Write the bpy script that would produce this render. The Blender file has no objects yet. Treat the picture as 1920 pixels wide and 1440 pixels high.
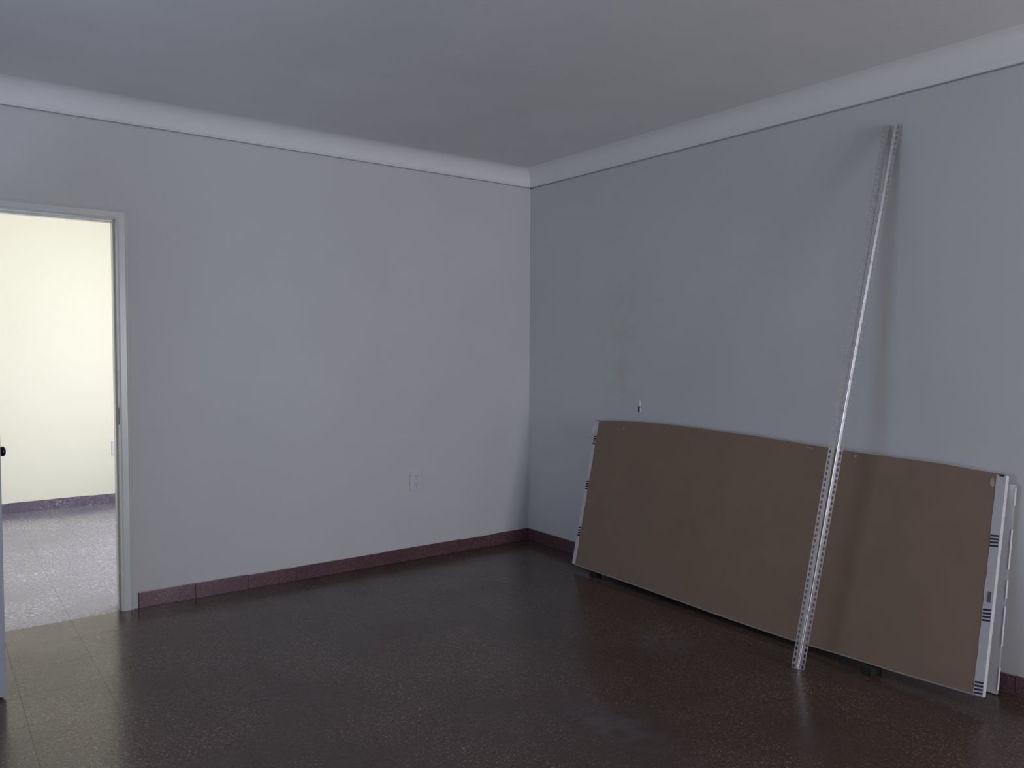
import bpy, bmesh, math, random
from mathutils import Vector, Matrix
random.seed(7)
C = bpy.context.scene.collection
sc = bpy.context.scene

# ------------------------------------------------------------------ camera
cam = bpy.data.cameras.new('camera'); camo = bpy.data.objects.new('camera', cam); C.objects.link(camo)
r = Vector((0.80142927, -0.59806182, 0.00576066)); u = Vector((0.02310734, 0.04058657, 0.9989088)); d = Vector((0.59764301, 0.80042163, -0.04634688))
M = Matrix((r, u, -d)).transposed().to_4x4(); M.translation = Vector((-3.5286, -4.5166, 1.3995))
camo.matrix_world = M
cam.sensor_width = 36.0; cam.lens = 1482.77 / 1920 * 36.0; cam.clip_start = 0.05
sc.camera = camo

# ------------------------------------------------------------------ world, light, exposure
w = bpy.data.worlds.new('world'); sc.world = w; w.use_nodes = True
w.node_tree.nodes['Background'].inputs[0].default_value = (0.55, 0.68, 0.9, 1)
w.node_tree.nodes['Background'].inputs[1].default_value = 0.25
def area(name, loc, direction, sx, sy, power, col):
    l = bpy.data.lights.new(name, 'AREA'); l.shape = 'RECTANGLE'; l.size = sx; l.size_y = sy; l.energy = power; l.color = col
    o = bpy.data.objects.new(name, l); C.objects.link(o); o.location = loc
    o.rotation_euler = Vector(direction).to_track_quat('-Z', 'Y').to_euler()
    return o
area('daylight_near_window', (-0.85, -7.52, 1.2), (0, 1, 0), 1.4, 1.9, 99, (0.91, 0.90, 0.99))
area('daylight_side_window', (-4.52, -2.2, 1.3), (1, 0, 0), 1.3, 1.6, 17, (0.60, 0.77, 1.06))
area('daylight_next_room', (-1.38, 1.3, 1.35), (-1, 0, 0), 1.8, 1.8, 67, (0.93, 0.96, 1.06))
vs = sc.view_settings
sc.display_settings.display_device = 'sRGB'
vs.view_transform = 'Standard'; vs.look = 'None'; vs.gamma = 1.0; vs.use_curve_mapping = False; vs.exposure = 0.0
sc.cycles.max_bounces = 10; sc.cycles.diffuse_bounces = 6; sc.cycles.caustics_reflective = False

# ------------------------------------------------------------------ materials
def mat(name, col, rough=0.6, metal=0.0, ior=1.5, spec=None):
    m = bpy.data.materials.new(name); m.use_nodes = True
    b = m.node_tree.nodes['Principled BSDF']
    b.inputs['Base Color'].default_value = (*col, 1); b.inputs['Roughness'].default_value = rough
    b.inputs['Metallic'].default_value = metal; b.inputs['IOR'].default_value = ior
    if spec is not None: b.inputs['Specular IOR Level'].default_value = spec
    return m
class NT:
    def __init__(s, m): s.t = m.node_tree; s.b = s.t.nodes['Principled BSDF']
    def n(s, ty, **kw):
        o = s.t.nodes.new(ty)
        for k, v in kw.items():
            if k.startswith('i_'): o.inputs[int(k[2:]) if k[2:].isdigit() else k[2:]].default_value = v
            else: setattr(o, k, v)
        return o
    def l(s, a, b): s.t.links.new(a, b)
    def pos(s): return s.n('ShaderNodeNewGeometry').outputs['Position']
    def noise(s, scale, detail=3, rough=0.5, vec=None):
        o = s.n('ShaderNodeTexNoise'); o.inputs['Scale'].default_value = scale; o.inputs['Detail'].default_value = detail; o.inputs['Roughness'].default_value = rough
        s.l(vec if vec is not None else s.pos(), o.inputs['Vector']); return o.outputs['Fac']
    def ramp(s, fac, stops):
        o = s.n('ShaderNodeValToRGB'); e = o.color_ramp.elements
        while len(e) < len(stops): e.new(0.5)
        for el, (p, c) in zip(e, stops): el.position = p; el.color = (*c, 1) if len(c) == 3 else c
        s.l(fac, o.inputs[0]); return o.outputs[0]
    def mix(s, fac, a, b, mode='MIX'):
        o = s.n('ShaderNodeMix', data_type='RGBA', blend_type=mode)
        for sock, v in ((o.inputs[0], fac), (o.inputs[6], a), (o.inputs[7], b)):
            if isinstance(v, (int, float)): sock.default_value = v
            elif isinstance(v, tuple): sock.default_value = (*v, 1)
            else: s.l(v, sock)
        return o.outputs[2]
    def math(s, op, a, b=None, clamp=False):
        o = s.n('ShaderNodeMath', operation=op, use_clamp=clamp)
        for i, v in enumerate((a, b)):
            if v is None: continue
            if isinstance(v, (int, float)): o.inputs[i].default_value = v
            else: s.l(v, o.inputs[i])
        return o.outputs[0]
    def blob(s, centre, size):
        # soft ellipsoid mask round a fixed place in the room
        v = s.n('ShaderNodeVectorMath', operation='SUBTRACT'); s.l(s.pos(), v.inputs[0]); v.inputs[1].default_value = centre
        q = s.n('ShaderNodeVectorMath', operation='DIVIDE'); s.l(v.outputs[0], q.inputs[0]); q.inputs[1].default_value = size
        ln = s.n('ShaderNodeVectorMath', operation='LENGTH'); s.l(q.outputs[0], ln.inputs[0])
        return s.math('SUBTRACT', 1.0, ln.outputs['Value'], clamp=True)
    def bump(s, h, strength, dist=0.01):
        o = s.n('ShaderNodeBump'); o.inputs['Strength'].default_value = strength; o.inputs['Distance'].default_value = dist
        s.l(h, o.inputs['Height']); s.l(o.outputs[0], s.b.inputs['Normal'])
    def col(s, c): s.l(c, s.b.inputs['Base Color'])

def paint(name, col, var=0.04, bump=0.12, stains=()):
    m = mat(name, col, 0.75, spec=0.25); t = NT(m)
    c2 = tuple(x * (1 - var) for x in col)
    c = t.mix(t.ramp(t.noise(1.3, 4), [(0.35, (0, 0, 0)), (0.65, (1, 1, 1))]), col, c2)
    for centre, size, scol, amt in stains:
        f = t.math('MULTIPLY', t.math('MULTIPLY', t.blob(centre, size), t.ramp(t.noise(9, 5, 0.65), [(0.42, (0, 0, 0)), (0.6, (1, 1, 1))])), amt, True)
        c = t.mix(f, c, scol)
    t.col(c); t.bump(t.noise(38, 5, 0.6), bump, 0.004)
    return m
WALLC = (0.66, 0.66, 0.66)
m_wall_l = paint('wall_paint_left', WALLC)
m_wall_r = paint('wall_paint_right', WALLC, stains=[((0, -0.95, 1.25), (1, 0.22, 0.5), (0.60, 0.57, 0.50), 0.6), ((0, -0.95, 1.7), (1, 0.25, 0.45), (0.60, 0.57, 0.50), 0.5)])
m_ceil = paint('ceiling_plaster', (0.775, 0.77, 0.76), 0.07, 0.35)
m_cove = paint('cove_paint', (0.84, 0.84, 0.835), 0.02, 0.06)
m_cream = paint('cream_wall_paint', (0.84, 0.82, 0.70), 0.02, 0.05)
m_enamel = mat('white_enamel', (0.68, 0.70, 0.68), 0.25)
m_door = mat('door_enamel', (0.34, 0.36, 0.38), 0.4)
m_dark = mat('dark_knob_metal', (0.03, 0.03, 0.05), 0.35, 0.6)

def terrazzo(name, base, dark, light, rough, scale=170, patches=()):
    m = mat(name, base, rough, ior=1.47); t = NT(m)
    v = t.n('ShaderNodeTexVoronoi'); v.inputs['Scale'].default_value = scale; t.l(t.pos(), v.inputs['Vector'])
    sep = t.n('ShaderNodeSeparateColor'); t.l(v.outputs['Color'], sep.inputs[0])
    chip = t.ramp(sep.outputs[0], [(0.0, dark), (0.35, base), (0.72, tuple(x * 1.35 for x in base)), (0.955, tuple(x * 1.7 for x in base)), (0.965, light)])
    c = t.mix(t.ramp(t.noise(2.2, 4), [(0.35, (0, 0, 0)), (0.7, (1, 1, 1))]), chip, tuple(x * 0.9 for x in base))
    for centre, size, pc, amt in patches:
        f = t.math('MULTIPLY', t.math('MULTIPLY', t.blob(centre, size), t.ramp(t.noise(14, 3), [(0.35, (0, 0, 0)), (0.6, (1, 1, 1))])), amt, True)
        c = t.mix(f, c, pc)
    t.col(c)
    t.l(t.ramp(t.noise(3.1, 3), [(0.3, (rough * 0.8,) * 3), (0.7, (rough * 1.4,) * 3)]), t.b.inputs['Roughness'])
    return m
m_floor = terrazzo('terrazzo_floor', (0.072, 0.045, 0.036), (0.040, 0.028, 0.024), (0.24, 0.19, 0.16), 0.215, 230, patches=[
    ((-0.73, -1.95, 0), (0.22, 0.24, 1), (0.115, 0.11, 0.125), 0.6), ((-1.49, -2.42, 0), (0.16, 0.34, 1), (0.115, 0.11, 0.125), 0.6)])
m_floor2 = terrazzo('terrazzo_floor_beyond_brightened', (0.185, 0.172, 0.222), (0.11, 0.10, 0.13), (0.5, 0.48, 0.5), 0.16, 120)  # paler and bluer than the near terrazzo: part of the daylight is coloured in
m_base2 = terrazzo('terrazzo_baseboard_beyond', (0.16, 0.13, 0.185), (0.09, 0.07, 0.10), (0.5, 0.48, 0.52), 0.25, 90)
m_grout2 = mat('grey_grout', (0.15, 0.14, 0.16), 0.8)
m_grout = mat('dark_grout', (0.05, 0.038, 0.034), 0.8)
m_base = terrazzo('terrazzo_baseboard', (0.125, 0.066, 0.075), (0.07, 0.036, 0.042), (0.32, 0.2, 0.2), 0.25, 200)
m_kraft = mat('kraft_paper', (0.30, 0.22, 0.155), 0.85, spec=0.2)
t = NT(m_kraft); t.col(t.mix(t.ramp(t.noise(6, 6, 0.6), [(0.3, (0, 0, 0)), (0.7, (1, 1, 1))]), (0.25, 0.178, 0.128), (0.275, 0.196, 0.142))); t.bump(t.noise(60, 3), 0.05, 0.002)
m_gyps = mat('gypsum_face_paper', (0.74, 0.75, 0.78), 0.85, spec=0.2)
m_core = mat('gypsum_core', (0.30, 0.30, 0.30), 0.9, spec=0.2)
m_edge = mat('bevelled_paper_edge', (0.30, 0.28, 0.27), 0.85, spec=0.2)
m_tape = mat('white_paper_tape', (0.56, 0.55, 0.56), 0.6)
m_navy = mat('navy_print', (0.012, 0.012, 0.055), 0.6)
m_black = mat('black_print_and_spot', (0.012, 0.012, 0.014), 0.6)
m_brownprint = mat('grey_brown_print', (0.13, 0.11, 0.11), 0.7)
m_speck = mat('pale_scuff', (0.42, 0.38, 0.33), 0.8)
m_zinc = mat('galvanised_steel', (0.60, 0.61, 0.64), 0.2, 1.0)
t = NT(m_zinc); t.l(t.ramp(t.noise(45, 3), [(0.3, (0.22,) * 3), (0.7, (0.32,) * 3)]), t.b.inputs['Roughness'])
m_rust = mat('brown_tape_scrap', (0.10, 0.055, 0.03), 0.8)
m_plastic = mat('white_plastic', (0.66, 0.66, 0.73), 0.35)
m_slot = mat('dark_slot', (0.16, 0.16, 0.19), 0.7)
m_wood = mat('dark_wood', (0.012, 0.01, 0.009), 0.8)
t = NT(m_wood); t.col(t.mix(t.noise(30, 4), (0.009, 0.008, 0.007), (0.018, 0.015, 0.012)))
m_hole = mat('dark_hole_shade', (0.05, 0.04, 0.035), 0.9)  # inside of the wall hole coloured dark, its shade put into the colour

# ------------------------------------------------------------------ helpers
def link(name, bm, m, parent=None, smooth=False, solid=None):
    me = bpy.data.meshes.new(name); bm.normal_update(); bm.to_mesh(me); bm.free()
    for mm in (m if isinstance(m, (list, tuple)) else (m,)): me.materials.append(mm)
    if smooth:
        for p in me.polygons: p.use_smooth = True
    o = bpy.data.objects.new(name, me); C.objects.link(o)
    if parent: o.parent = parent
    if solid:
        md = o.modifiers.new('thickness', 'SOLIDIFY'); md.thickness = solid; md.offset = 0
    return o
def empty(name, loc=(0, 0, 0)):
    o = bpy.data.objects.new(name, None); C.objects.link(o); o.location = loc; o.empty_display_size = 0.1
    return o
def tag(o, label, cat, group=None):
    o['label'] = label; o['category'] = cat
    if group: o['group'] = group
    return o
def struct(o): o['kind'] = 'structure'; return o
def quad(bm, pts, mi=0):
    f = bm.faces.new([bm.verts.new(p) for p in pts]); f.material_index = mi; return f
def box(bm, a, b, mi=0, bev=0):
    g = bmesh.ops.create_cube(bm, size=1)
    for v in g['verts']:
        v.co = Vector([(a[i] + b[i]) / 2 + v.co[i] * (b[i] - a[i]) for i in range(3)])
    fs = {f for v in g['verts'] for f in v.link_faces}
    for f in fs: f.material_index = mi
    if bev:
        es = {e for v in g['verts'] for e in v.link_edges}
        bmesh.ops.bevel(bm, geom=list(es), offset=bev, segments=2, affect='EDGES', profile=0.7)
def boxo(name, a, b, m, parent=None, bev=0):
    bm = bmesh.new(); box(bm, a, b, 0, bev); return link(name, bm, m, parent)
def prism(bm, prof, z0, z1, mi=0):
    # closed xy profile extruded along z
    a = [bm.verts.new((x, y, z0)) for x, y in prof]; b = [bm.verts.new((x, y, z1)) for x, y in prof]
    n = len(prof)
    for i in range(n): bm.faces.new((a[i], a[(i + 1) % n], b[(i + 1) % n], b[i])).material_index = mi
    bm.faces.new(a[::-1]); bm.faces.new(b)
    bmesh.ops.recalc_face_normals(bm, faces=bm.faces)
def lathe(bm, prof, axis_o, axis, seg=24):
    # prof: (distance along axis, radius)
    axis = Vector(axis).normalized(); e1 = axis.orthogonal().normalized(); e2 = axis.cross(e1)
    rings = []
    for h, rad in prof:
        rings.append([bm.verts.new(Vector(axis_o) + axis * h + (e1 * math.cos(2 * math.pi * k / seg) + e2 * math.sin(2 * math.pi * k / seg)) * max(rad, 1e-4)) for k in range(seg)])
    for A, B in zip(rings, rings[1:]):
        for k in range(seg): bm.faces.new((A[k], A[(k + 1) % seg], B[(k + 1) % seg], B[k]))
    bm.faces.new(rings[0][::-1]); bm.faces.new(rings[-1])
    bmesh.ops.recalc_face_normals(bm, faces=bm.faces)

# ------------------------------------------------------------------ the room
XL, YN, HC, WT = -4.5, -7.5, 2.645, 0.14     # side wall, near wall, ceiling height, wall thickness
DX0, DX1, DZ = -3.525, -2.655, 2.10          # door opening (outer frame size) in the left wall
# left wall (plane y=0) with the door opening
bm = bmesh.new()
GZ0, GZ1 = 2.532, 2.5405                     # narrow open joint between wall plaster and cornice
box(bm, (DX1, 0, 0), (0.14, WT, GZ0)); box(bm, (XL - WT, 0, 0), (DX0, WT, GZ0)); box(bm, (DX0, 0, DZ), (DX1, WT, GZ0))
box(bm, (XL - WT, 0.012, GZ0), (0.14, WT, GZ1)); box(bm, (XL - WT, 0, GZ1), (0.14, WT, HC + 0.1))
struct(link('wall_left', bm, m_wall_l))
# right wall (plane x=0) with a small knocked-out hole
hy0, hy1, hz0, hz1 = -1.103, -1.090, 1.005, 1.043
bm = bmesh.new()
yA, yB, zA, zB = YN, 0.012, 0.0, HC + 0.1
for y0, y1, z0, z1 in ((yA, hy0, zA, GZ0), (hy1, yB, zA, GZ0), (yA, yB, GZ1, zB), (hy0, hy1, zA, hz0), (hy0, hy1, hz1, GZ0)):
    quad(bm, [(0, y1, z0), (0, y0, z0), (0, y0, z1), (0, y1, z1)])
for x0, x1, z0, z1 in ((0, 0.012, GZ0, GZ0), (0.012, 0.012, GZ0, GZ1), (0.012, 0, GZ1, GZ1)):
    quad(bm, [(x0, yB, z0), (x0, yA, z0), (x1, yA, z1), (x1, yB, z1)])
quad(bm, [(WT, yA, zA), (WT, yB, zA), (WT, yB, zB), (WT, yA, zB)])
hp = [(hy0, hz0), (hy1, hz0), (hy1, hz1), (hy0, hz1)]
for i in range(4):
    (a, b), (c, e) = hp[i], hp[(i + 1) % 4]
    quad(bm, [(0, a, b), (0, c, e), (0.06, c, e), (0.06, a, b)], 1)
quad(bm, [(0.06, a_, b_) for a_, b_ in hp], 1)
for pts in ([(0, yA, zA), (WT, yA, zA), (WT, yA, zB), (0, yA, zB)], [(0, yA, zB), (WT, yA, zB), (WT, yB, zB), (0, yB, zB)]): quad(bm, pts)
wr = struct(link('wall_right', bm, [m_wall_r, m_hole]))
# broken plaster lips beside and above the hole
bm = bmesh.new()
for (y, z, sy, sz) in ((-1.1085, 1.018, 0.0045, 0.016), (-1.104, 1.060, 0.008, 0.02)):
    ring = []
    for k in range(10):
        a = 2 * math.pi * k / 10; q = random.uniform(0.75, 1.15)
        ring.append((y + sy * math.cos(a) * q, z + sz * math.sin(a) * q))
    lo = [bm.verts.new((-0.0002, p[0], p[1])) for p in ring]; hi = [bm.verts.new((-0.003, y + (p[0] - y) * 0.6, z + (p[1] - z) * 0.7)) for p in ring]
    for k in range(10): bm.faces.new((lo[k], lo[(k + 1) % 10], hi[(k + 1) % 10], hi[k]))
    bm.faces.new(hi)
bmesh.ops.recalc_face_normals(bm, faces=bm.faces)
link('plaster_chip', bm, m_cove, wr)
# unseen walls with window openings
def wall_with_opening(name, axis, at, a0, a1, o0, o1, z0, z1, m, out):
    bm = bmesh.new()
    lo, hi = sorted((at, at + out))
    def bx(p0, p1, q0, q1):
        if axis == 'y': box(bm, (p0, lo, q0), (p1, hi, q1))
        else: box(bm, (lo, p0, q0), (hi, p1, q1))
    bx(a0, o0, 0, HC + 0.1); bx(o1, a1, 0, HC + 0.1); bx(o0, o1, 0, z0); bx(o0, o1, z1, HC + 0.1)
    return struct(link(name, bm, m))
def window_frame(name, axis, at, o0, o1, z0, z1):
    bm = bmesh.new(); f = 0.05
    for p0, p1, q0, q1 in ((o0, o0 + f, z0, z1), (o1 - f, o1, z0, z1), (o0 + f, o1 - f, z0, z0 + f), (o0 + f, o1 - f, z1 - f, z1), ((o0 + o1) / 2 - f / 2, (o0 + o1) / 2 + f / 2, z0 + f, z1 - f)):
        if axis == 'y': box(bm, (p0, at - 0.02, q0), (p1, at + 0.02, q1))
        else: box(bm, (at - 0.02, p0, q0), (at + 0.02, p1, q1))
    return struct(link(name, bm, m_enamel))
wall_with_opening('wall_near', 'y', YN, XL - WT, 0.14, -1.55, -0.15, 0.25, 2.15, m_wall_l, -WT)
window_frame('window_1', 'y', YN - 0.09, -1.55, -0.15, 0.25, 2.15)
wall_with_opening('wall_side', 'x', XL, YN, 0.0, -2.85, -1.55, 0.5, 2.1, m_wall_l, -WT)
window_frame('window_2', 'x', XL - 0.09, -2.85, -1.55, 0.5, 2.1)
# ceiling and its coved cornices
struct(boxo('ceiling', (XL, YN, HC), (0, 0, HC + 0.1), m_ceil))
cove = [(0.0, 2.540), (0.014, 2.540), (0.017, 2.545)]
for k in range(0, 11):
    a = math.radians(90 * k / 10)
    cove.append((0.020 + 0.095 * (1 - math.cos(a)), 2.549 + 0.095 * math.sin(a)))
cove += [(0.13, HC), (0.0, HC)]
def cornice(name, along, lo, hi):
    bm = bmesh.new(); A, B = [], []
    for off, z in cove:
        if along == 'x': A.append(bm.verts.new((lo, -off, z))); B.append(bm.verts.new((hi - off, -off, z)))
        else: A.append(bm.verts.new((-off, lo, z))); B.append(bm.verts.new((-off, hi - off, z)))
    for i in range(len(cove) - 1): bm.faces.new((A[i], A[i + 1], B[i + 1], B[i]))
    bmesh.ops.recalc_face_normals(bm, faces=bm.faces)
    o = struct(link(name, bm, m_cove))
    for i, p in enumerate(o.data.polygons): p.use_smooth = 2 < i < 13
    return o
cornice('trim_1', 'x', XL, 0.0); cornice('trim_2', 'y', YN, 0.0)

# ------------------------------------------------------------------ terrazzo floors, tile by tile
P = 0.295
def tile_mesh(name, m):
    bm = bmesh.new(); h = P / 2 - 0.0002; i = h - 0.0004
    rings = [[bm.verts.new((sx * q, sy * q, z)) for sx, sy in ((-1, -1), (1, -1), (1, 1), (-1, 1))] for q, z in ((h, -0.006), (h, -0.0005), (i, 0.0))]
    for A, B in zip(rings, rings[1:]):
        for k in range(4): bm.faces.new((A[k], A[(k + 1) % 4], B[(k + 1) % 4], B[k]))
    bm.faces.new(rings[-1])
    me = bpy.data.meshes.new(name); bm.to_mesh(me); bm.free(); me.materials.append(m); return me
tm = tile_mesh('tile', m_floor)
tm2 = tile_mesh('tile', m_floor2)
def lay(parent, x0, x1, y0, y1, tm=tm):
    nx0, nx1, ny0, ny1 = (round(v / P) for v in (x0, x1, y0, y1))
    for i in range(nx0, nx1):
        for j in range(ny0, ny1):
            o = bpy.data.objects.new('tile', tm); C.objects.link(o); o.parent = parent
            o.location = ((i + 0.5) * P, (j + 0.5) * P, 0)
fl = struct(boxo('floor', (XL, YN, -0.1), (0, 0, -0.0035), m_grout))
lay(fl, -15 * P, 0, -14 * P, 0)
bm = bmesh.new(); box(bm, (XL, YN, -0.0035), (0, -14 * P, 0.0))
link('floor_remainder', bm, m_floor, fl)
# the room beyond the doorway
BY, BX0, BX1 = 3.2, -4.4, -1.45
fb = struct(boxo('floor_beyond', (BX0, 0, -0.1), (BX1, BY, -0.0035), m_grout2))
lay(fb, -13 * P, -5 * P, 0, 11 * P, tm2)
struct(boxo('wall_beyond', (BX0 - WT, BY, 0), (BX1 + WT, BY + WT, 2.75), m_cream))
struct(boxo('wall_beyond_left', (BX0 - WT, WT, 0), (BX0, BY, 2.75), m_cream))
bm = bmesh.new(); 
for a, b in (((BX1, WT, 0), (BX1 + WT, 0.35, 2.75)), ((BX1, 2.25, 0), (BX1 + WT, BY, 2.75)), ((BX1, 0.35, 0), (BX1 + WT, 2.25, 0.4)), ((BX1, 0.35, 2.3), (BX1 + WT, 2.25, 2.75))): box(bm, a, b)
struct(link('wall_beyond_right', bm, m_cream))
window_frame('window_3', 'x', BX1 + 0.115, 0.35, 2.25, 0.4, 2.3)
struct(boxo('ceiling_beyond', (BX0, WT, 2.65), (BX1, BY, 2.75), m_cream))

# ------------------------------------------------------------------ terrazzo baseboards, piece by piece
def baseboard(name, along, at, lo, hi, sgn, m, h=0.082, th=0.012):
    # along 'x': runs in x on plane y=at, standing out by sgn*th
    a, b = at, at + sgn * 0.006
    L0, L1 = (lo, min(a, b), 0), (hi, max(a, b), h - 0.004)
    if along == 'y': L0, L1 = (min(a, b), lo, 0), (max(a, b), hi, h - 0.004)
    root = struct(boxo(name, L0, L1, m_grout))
    n = max(1, round((hi - lo) / P)); q = (hi - lo) / n
    for k in range(n):
        hh = h + random.uniform(-0.003, 0.003); tt = th + random.uniform(-0.0015, 0.001)
        p0, p1 = lo + k * q + 0.0006, lo + (k + 1) * q - 0.0006
        c, e = sorted((at + sgn * 0.003, at + sgn * tt))
        bm = bmesh.new()
        if along == 'x': box(bm, (p0, c, 0), (p1, e, hh), 0, 0.0015)
        else: box(bm, (c, p0, 0), (e, p1, hh), 0, 0.0015)
        link('tile', bm, m, root)
    return root
baseboard('baseboard_left', 'x', 0.0, -2.633, -0.012, -1, m_base)
baseboard('baseboard_right', 'y', 0.0, -4.1, 0.0, -1, m_base)
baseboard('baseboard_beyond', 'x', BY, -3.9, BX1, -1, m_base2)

# ------------------------------------------------------------------ door frame and open leaf
door = struct(empty('door_1', (DX0, 0, 0)))
def par(o): o.parent = door; o.matrix_parent_inverse = Matrix.Translation((-DX0, 0, 0)); return o
def jamb_profile(s, x):
    # s=+1: right jamb (opening towards -x); rounded flange, rebate, stop
    p = [(0, 0.10), (0, -0.004), (-0.002, -0.012), (-0.007, -0.016), (-0.013, -0.013), (-0.016, -0.010), (-0.044, -0.010), (-0.047, -0.014), (-0.052, -0.015), (-0.055, -0.011), (-0.055, 0.035), (-0.063, 0.036), (-0.066, 0.040), (-0.066, 0.085), (-0.063, 0.088), (-0.050, 0.088), (-0.050, 0.138), (0, 0.138)]
    return [(x + s * a, b) for a, b in p]
def jamb(s, x):
    bm = bmesh.new(); prof = jamb_profile(s, x); n = len(prof)
    a = [bm.verts.new((p, q, 0)) for p, q in prof]; b = [bm.verts.new((p, q, DZ - abs(p - x))) for p, q in prof]
    for i in range(n): bm.faces.new((a[i], a[(i + 1) % n], b[(i + 1) % n], b[i]))
    bm.faces.new(a[::-1]); bm.faces.new(b); bmesh.ops.recalc_face_normals(bm, faces=bm.faces); return bm
bm = jamb(1, DX1); jr = par(link('jamb', bm, m_enamel))
bm = jamb(-1, DX0); jl = par(link('jamb', bm, m_enamel))
bm = bmesh.new(); prof = jamb_profile(1, 0)
A = [bm.verts.new((DX0 - a, b, DZ + a)) for a, b in prof]; B = [bm.verts.new((DX1 + a, b, DZ + a)) for a, b in prof]
n = len(prof)
for i in range(n): bm.faces.new((A[i], A[(i + 1) % n], B[(i + 1) % n], B[i]))
bm.faces.new(A); bm.faces.new(B[::-1]); bmesh.ops.recalc_face_normals(bm, faces=bm.faces)
par(link('frame_head', bm, m_enamel))
# strike plate hole in the right jamb
par(boxo('strike_plate', (DX1 - 0.0560, -0.006, 0.985), (DX1 - 0.0545, 0.018, 1.075), m_dark))
# leaf hinged on the left jamb, swung into this room
hx, hy = DX0 + 0.055, -0.012
ex, ey = -3.290, -0.868
ld = Vector((ex - hx, ey - hy, 0)).normalized(); lw = (Vector((ex - hx, ey - hy, 0))).length
ln = Vector((ld.y, -ld.x, 0))             # towards -x, the face turned to the camera side
if ln.x > 0: ln = -ln
lm = Matrix.Translation((hx, hy, 0)) @ Matrix(((ld.x, ln.x, 0, 0), (ld.y, ln.y, 0, 0), (0, 0, 1, 0), (0, 0, 0, 1)))
def leafpart(name, bm, m, parent=None, smooth=False):
    bmesh.ops.transform(bm, matrix=lm, verts=bm.verts); bmesh.ops.recalc_face_normals(bm, faces=bm.faces)
    o = link(name, bm, m, None, smooth)
    if parent: o.parent = parent; o.matrix_parent_inverse = parent.matrix_world.inverted()
    else: par(o)
    return o
bm = bmesh.new(); box(bm, (0, 0, 0.010), (lw, 0.038, 2.035), 0, 0.0025); leaf = leafpart('door_leaf', bm, m_door)
bpy.context.view_layer.update()
for z0, z1 in ((0.2, 0.95), (1.1, 1.9)):
    bm = bmesh.new(); box(bm, (0.12, 0.036, z0), (lw - 0.12, 0.046, z1), 0, 0.004)
    leafpart('raised_panel', bm, m_door, leaf)
for s in (-1, 1):
    bm = bmesh.new()
    lathe(bm, [(0, 0.024), (0.003, 0.024), (0.005, 0.011), (0.012, 0.011), (0.015, 0.016), (0.020, 0.0195), (0.026, 0.0195), (0.030, 0.015), (0.032, 0.004)], (lw - 0.058, 0.0 if s < 0 else 0.038, 0.975), (0, s, 0))
    leafpart('door_knob', bm, m_dark, leaf, True)
for z in (0.25, 1.02, 1.8):
    bm = bmesh.new(); lathe(bm, [(0, 0.006), (0.09, 0.006)], (-0.004, -0.004, z), (0, 0, 1), 12); leafpart('hinge', bm, m_enamel, leaf)

# ------------------------------------------------------------------ wall sockets
def socket(x, y, z, label):
    root = empty('wall_socket', (x, y, z))
    tag(root, label, 'socket')
    def sp(name, a, b, m, parent, bev=0):
        return boxo(name, a, b, m, parent, bev)
    plate = sp('cover_plate', (-0.043, -0.009, -0.062), (0.043, 0.0, 0.062), m_plastic, root, 0.003)
    for zz in (0.026, -0.026):
        mod = sp('socket_module', (-0.022, -0.0115, zz - 0.021), (0.022, -0.008, zz + 0.021), m_plastic, root, 0.001)
        for sx, sz, ang in ((-0.008, 0.007, 0.5), (0.008, 0.007, -0.5), (0.0, -0.009, 0.0)):
            bm = bmesh.new(); box(bm, (-0.0016, -0.0122, -0.0048), (0.0016, -0.0112, 0.0048))
            bmesh.ops.transform(bm, matrix=Matrix.Translation((sx, 0, zz + sz)) @ Matrix.Rotation(ang, 4, 'Y'), verts=bm.verts)
            link('slot', bm, m_slot, mod)
    return root
socket(-0.944, 0.0, 0.519, 'white plastic double wall socket low on the left wall near the corner')
socket(-2.152, BY, 0.487, 'pale wall socket on the cream wall seen through the open doorway')

# ------------------------------------------------------------------ leaning plasterboard
ZT = [(-0.779, 0.934), (-0.936, 0.943), (-1.209, 0.956), (-1.42, 0.956), (-1.69, 0.952), (-2.003, 0.946), (-2.252, 0.934), (-2.532, 0.922), (-2.781, 0.918), (-2.94, 0.915), (-3.067, 0.906), (-3.181, 0.902)]
ZB = [(-0.798, 0.038), (-0.933, 0.036), (-1.301, 0.035), (-1.548, 0.032), (-1.93, 0.026), (-2.19, 0.025), (-2.413, 0.027), (-2.575, 0.034), (-2.677, 0.037), (-2.867, 0.041), (-3.205, 0.056)]
def interp(tab, y):
    for (a, p), (b, q) in zip(tab, tab[1:]):
        if a >= y >= b: return p + (q - p) * (a - y) / (a - b)
    return tab[0][1] if y > tab[0][0] else tab[-1][1]
def front_pt(s, v, off=0.0):
    # s 0..1 left to right, v 0..1 bottom to top, off = distance proud of the front face
    yb, yt = -0.798 + s * (-3.205 + 0.798), -0.779 + s * (-3.181 + 0.779)
    b = Vector((-0.270, yb, interp(ZB, yb))); t_ = Vector((-0.060, yt, interp(ZT, yt)))
    p = b.lerp(t_, v)
    return p + Vector((-0.973, 0, 0.232)) * off
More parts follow.
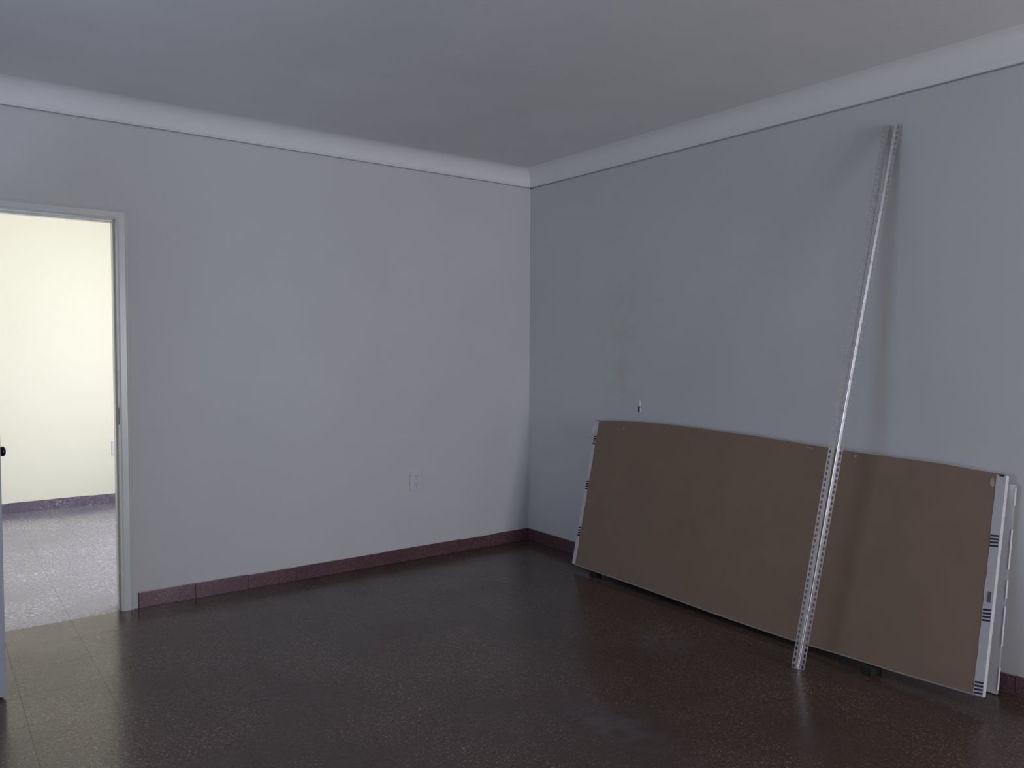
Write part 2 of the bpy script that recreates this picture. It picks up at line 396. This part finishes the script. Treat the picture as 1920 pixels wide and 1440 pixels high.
def slab(fn, s0, s1, v0, v1, o0, o1, ns, nv, mats, name, parent, front=0, back=0, edge=1):
    bm = bmesh.new()
    F = [[bm.verts.new(fn(s0 + (s1 - s0) * i / ns, v0 + (v1 - v0) * j / nv, o1)) for j in range(nv + 1)] for i in range(ns + 1)]
    K = [[bm.verts.new(fn(s0 + (s1 - s0) * i / ns, v0 + (v1 - v0) * j / nv, o0)) for j in range(nv + 1)] for i in range(ns + 1)]
    for i in range(ns):
        for j in range(nv):
            bm.faces.new((F[i][j], F[i + 1][j], F[i + 1][j + 1], F[i][j + 1])).material_index = front
            bm.faces.new((K[i][j], K[i][j + 1], K[i + 1][j + 1], K[i + 1][j])).material_index = back
    for i in range(ns):
        bm.faces.new((F[i][0], K[i][0], K[i + 1][0], F[i + 1][0])).material_index = edge
        bm.faces.new((F[i][nv], F[i + 1][nv], K[i + 1][nv], K[i][nv])).material_index = edge
    for j in range(nv):
        bm.faces.new((F[0][j], F[0][j + 1], K[0][j + 1], K[0][j])).material_index = edge
        bm.faces.new((F[ns][j], K[ns][j], K[ns][j + 1], F[ns][j + 1])).material_index = edge
    bmesh.ops.recalc_face_normals(bm, faces=bm.faces)
    return link(name, bm, mats, parent)
bun = empty('plasterboard_bundle', (-0.165, -2.0, 0.0))
tag(bun, 'taped pair of plasterboard sheets with brown kraft face leaning in front', 'plasterboard', 'leaning plasterboard')
def kid(o, parent=bun):
    o.parent = parent; o.matrix_parent_inverse = parent.matrix_world.inverted(); return o
bpy.context.view_layer.update()
b1 = kid(slab(front_pt, 0, 1, 0, 1, -0.0122, 0.0, 40, 6, [m_kraft, m_edge], 'board', None))
b2 = kid(slab(front_pt, 0.001, 1.0, 0.0, 0.998, -0.0250, -0.0126, 40, 6, [m_gyps, m_edge], 'board', None, edge=1))
b1['label'] = 'front board with brown kraft paper face'
b2['label'] = 'back board of the taped pair'
# rounded paper edge along the foot of the front board
kid(slab(front_pt, 0.012, 0.986, -0.0005, 0.0065, -0.010, 0.0008, 40, 1, [m_edge], 'bevelled_edge', None, edge=0))
# paper end tapes wrapped over both ends
def tape(s_in, s_out, name='end_tape'):
    bm = bmesh.new(); n = 26; rows = []
    sgn = 1 if s_out > s_in else -1
    for j in range(n + 1):
        v = 0.004 + 0.990 * j / n; jig = random.uniform(-0.0007, 0.0007)
        so = s_out + sgn * 0.0006
        rows.append([bm.verts.new(front_pt(s_in + jig, v, 0.0006)), bm.verts.new(front_pt(so, v, 0.0010)),
                     bm.verts.new(front_pt(so + sgn * random.uniform(0, 0.0012), v, -0.012)), bm.verts.new(front_pt(so, v, -0.0258)), bm.verts.new(front_pt(s_in, v, -0.0258))])
    for A, B in zip(rows, rows[1:]):
        for k in range(4): bm.faces.new((A[k], A[k + 1], B[k + 1], B[k]))
    bmesh.ops.recalc_face_normals(bm, faces=bm.faces)
    return kid(link(name, bm, m_tape))
tr = tape(0.9862, 1.0); tl = tape(0.0115, 0.0)
bpy.context.view_layer.update()
def stripe(parent, s0, s1, v0, v1, m, name='printed_stripe', skew=0.0):
    pts = [front_pt(s0, v0, 0.0016), front_pt(s1, v0 + skew, 0.0016), front_pt(s1, v1 + skew, 0.0016), front_pt(s0, v1, 0.0016)]
    bm = bmesh.new(); lo = [bm.verts.new(p + Vector((0.0008, 0, 0))) for p in pts]; hi = [bm.verts.new(p) for p in pts]
    bm.faces.new(hi)
    for k in range(4): bm.faces.new((lo[k], lo[(k + 1) % 4], hi[(k + 1) % 4], hi[k]))
    bmesh.ops.recalc_face_normals(bm, faces=bm.faces)
    o = link(name, bm, m); o.parent = parent; o.matrix_parent_inverse = parent.matrix_world.inverted(); return o
for vc in (0.690, 0.355, 0.035):
    for k in range(4): stripe(tr, 0.9868, 0.9996, vc + (k - 1.5) * 0.0155 - 0.004, vc + (k - 1.5) * 0.0155 + 0.004, m_navy, skew=0.004)
stripe(tr, 0.9915, 0.9970, 0.415, 0.462, m_brownprint, 'printed_label')
for vc in (0.860, 0.545, 0.225):
    for k in range(4): stripe(tl, 0.0020, 0.0110, vc + (k - 1.5) * 0.017 - 0.005, vc + (k - 1.5) * 0.017 + 0.005, m_black, skew=0.003)
# loose tape corner at the top left, black spot at the top right, scuffs on the face
def scuff(s, v, ds, dv, m, name='scuff', off=0.0009):
    bm = bmesh.new(); n = 9
    lo, hi = [], []
    for k in range(n):
        a = 2 * math.pi * k / n; q = random.uniform(0.7, 1.1)
        lo.append(bm.verts.new(front_pt(s + ds * q * math.cos(a), v + dv * q * math.sin(a), 0.0001))); hi.append(bm.verts.new(front_pt(s + ds * 0.8 * q * math.cos(a), v + dv * 0.8 * q * math.sin(a), off)))
    for k in range(n): bm.faces.new((lo[k], lo[(k + 1) % n], hi[(k + 1) % n], hi[k]))
    bm.faces.new(hi); bmesh.ops.recalc_face_normals(bm, faces=bm.faces)
    return kid(link(name, bm, m))
scuff(0.1085, 0.952, 0.0028, 0.006, m_speck)
scuff(0.634, 0.985, 0.006, 0.0025, m_speck); scuff(0.640, 0.985, 0.005, 0.002, m_speck); scuff(0.735, 0.980, 0.0024, 0.006, m_speck)
scuff(0.980, 0.955, 0.0035, 0.022, m_speck); scuff(0.9935, 0.9915, 0.006, 0.006, m_black, 'corner_black_spot', 0.0016)  # last one is a flat black spot where the tape folds over
bm = bmesh.new()
fl_ = [front_pt(0.004, 0.975, 0.001), front_pt(-0.0015, 0.968, 0.004), front_pt(-0.0065, 0.945, 0.006), front_pt(-0.0075, 0.915, 0.005), front_pt(-0.003, 0.905, 0.002), front_pt(0.003, 0.93, 0.001)]
bm.faces.new([bm.verts.new(p) for p in fl_]); kid(link('torn_tape_flap', bm, m_tape, solid=0.0004))

# second bundle, nearly upright against the wall
def rear_pt(s, v, off=0.0):
    y = -0.79 + s * (-3.176 + 0.79) - 0.030 * s * v
    b = Vector((-0.066, y, 0.004)); t_ = Vector((-0.037, y, 0.862))
    return b.lerp(t_, v) + Vector((-0.9994, 0, 0.034)) * off
rb = empty('plasterboard_sheet', (-0.05, -2.0, 0.0))
tag(rb, 'pale grey plasterboard sheet with torn end tape standing behind the brown one', 'plasterboard', 'leaning plasterboard')
bpy.context.view_layer.update()
kid(slab(rear_pt, 0, 1, 0, 1, -0.0135, 0.0, 8, 3, [m_gyps, m_core], 'board', None), rb)
def rtape(v0, v1, s_in=0.9985, s_out=1.0004):
    bm = bmesh.new(); rows = []
    for j in range(7):
        v = v0 + (v1 - v0) * j / 6
        rows.append([bm.verts.new(rear_pt(s_in + random.uniform(0, 0.0008), v, 0.0006)), bm.verts.new(rear_pt(s_out, v, 0.001)), bm.verts.new(rear_pt(s_out + 0.0002, v, -0.0138))])
    for A, B in zip(rows, rows[1:]):
        for k in range(2): bm.faces.new((A[k], A[k + 1], B[k + 1], B[k]))
    bmesh.ops.recalc_face_normals(bm, faces=bm.faces)
    kid(link('end_tape', bm, m_tape, solid=0.0003), rb)
for v0, v1 in ((0.02, 0.13), (0.23, 0.42), (0.46, 0.55), (0.60, 0.79), (0.90, 0.985)): rtape(v0, v1)

# offcut blocks under the leaning boards
def block(x0, x1, y0, y1, h, label):
    bm = bmesh.new(); box(bm, (x0, y0, 0.0003), (x1, y1, h), 0, 0.002)
    return tag(link('wood_block', bm, m_wood), label, 'block', 'blocks under the boards')
block(-0.305, -0.215, -2.778, -2.732, 0.0325, 'small dark wooden block under the boards, right of the metal strips')
block(-0.276, -0.215, -1.010, -0.965, 0.0285, 'small dark wooden block under the left end of the brown board')

# ------------------------------------------------------------------ perforated corner beads
def bead(nose_b, nose_t, ang_a, ang_b, label, kink=0.0, wid=0.025):
    nb, nt = Vector(nose_b), Vector(nose_t); ax = (nt - nb).normalized(); L = (nt - nb).length
    root = empty('corner_bead', nb); tag(root, label, 'metal strip', 'metal corner beads')
    bpy.context.view_layer.update()
    view = Vector((0.863, 0.505, 0)); view = (view - ax * view.dot(ax)).normalized(); right = view.cross(ax).normalized()
    if right.dot(r) < 0: right = -right
    pitch = 0.025; n = int(L / pitch)
    def dirv(a): return right * math.cos(a) + view * math.sin(a)
    def flange(ang, name):
        bm = bmesh.new()
        def P3(wd, h):
            if kink and ang == ang_a: return nb + ax * h + dirv(ang + kink) * min(wd, 0.0105) + dirv(ang) * max(0, wd - 0.0105)
            return nb + ax * h + dirv(ang) * wd
        for i in range(n):
            h0, h1 = i * pitch, (i + 1) * pitch; hm = (h0 + h1) / 2
            lo, hi = 0.0105, 0.0230
            def q(*pts): bm.faces.new([bm.verts.new(P3(a, b)) for a, b in pts])
            q((0.001, h0), (lo, h0), (lo, h1), (0.001, h1)); q((hi, h0), (wid, h0), (wid, h1), (hi, h1))
            cx, rw, rh = (lo + hi) / 2, 0.0047, 0.0085
            O = [(cx + rw * math.cos(k * math.pi / 4 + math.pi / 8), hm + rh * math.sin(k * math.pi / 4 + math.pi / 8)) for k in range(8)]
            # frame between the cell rectangle and the octagonal hole
            q((hi, hm), (hi, h1), O[1], O[0]); q((hi, h1), (lo, h1), O[2], O[1]); q((lo, h1), (lo, hm), O[3], O[2])
            q((lo, hm), (lo, h0), O[4], O[3]); q((lo, h0), O[5], O[4]); q((lo, h0), (hi, h0), O[6], O[5]); q((hi, h0), (hi, hm), O[7], O[6]); q((hi, hm), O[0], O[7])
        bmesh.ops.remove_doubles(bm, verts=bm.verts, dist=1e-5)
        bmesh.ops.recalc_face_normals(bm, faces=bm.faces)
        o = link(name, bm, m_zinc, solid=0.0007); o.parent = root; o.matrix_parent_inverse = root.matrix_world.inverted(); return o
    flange(ang_a, 'perforated_flange'); flange(ang_b, 'perforated_flange')
    bm = bmesh.new(); lathe(bm, [(0, 0.0017), (n * pitch, 0.0017)], nb, ax, 10)
    o = link('nose', bm, m_zinc, smooth=False); o.parent = root; o.matrix_parent_inverse = root.matrix_world.inverted()
    return root
R_ = math.radians
bead((-0.492, -2.545, 0.001), (-0.014, -2.640, 2.418), R_(183), R_(100), 'galvanised perforated corner bead, left one of the leaning pair', 0.0)
bl = bead((-0.490, -2.549, 0.001), (-0.022, -2.668, 2.424), R_(3), R_(90), 'galvanised perforated corner bead, right one of the leaning pair', R_(13))
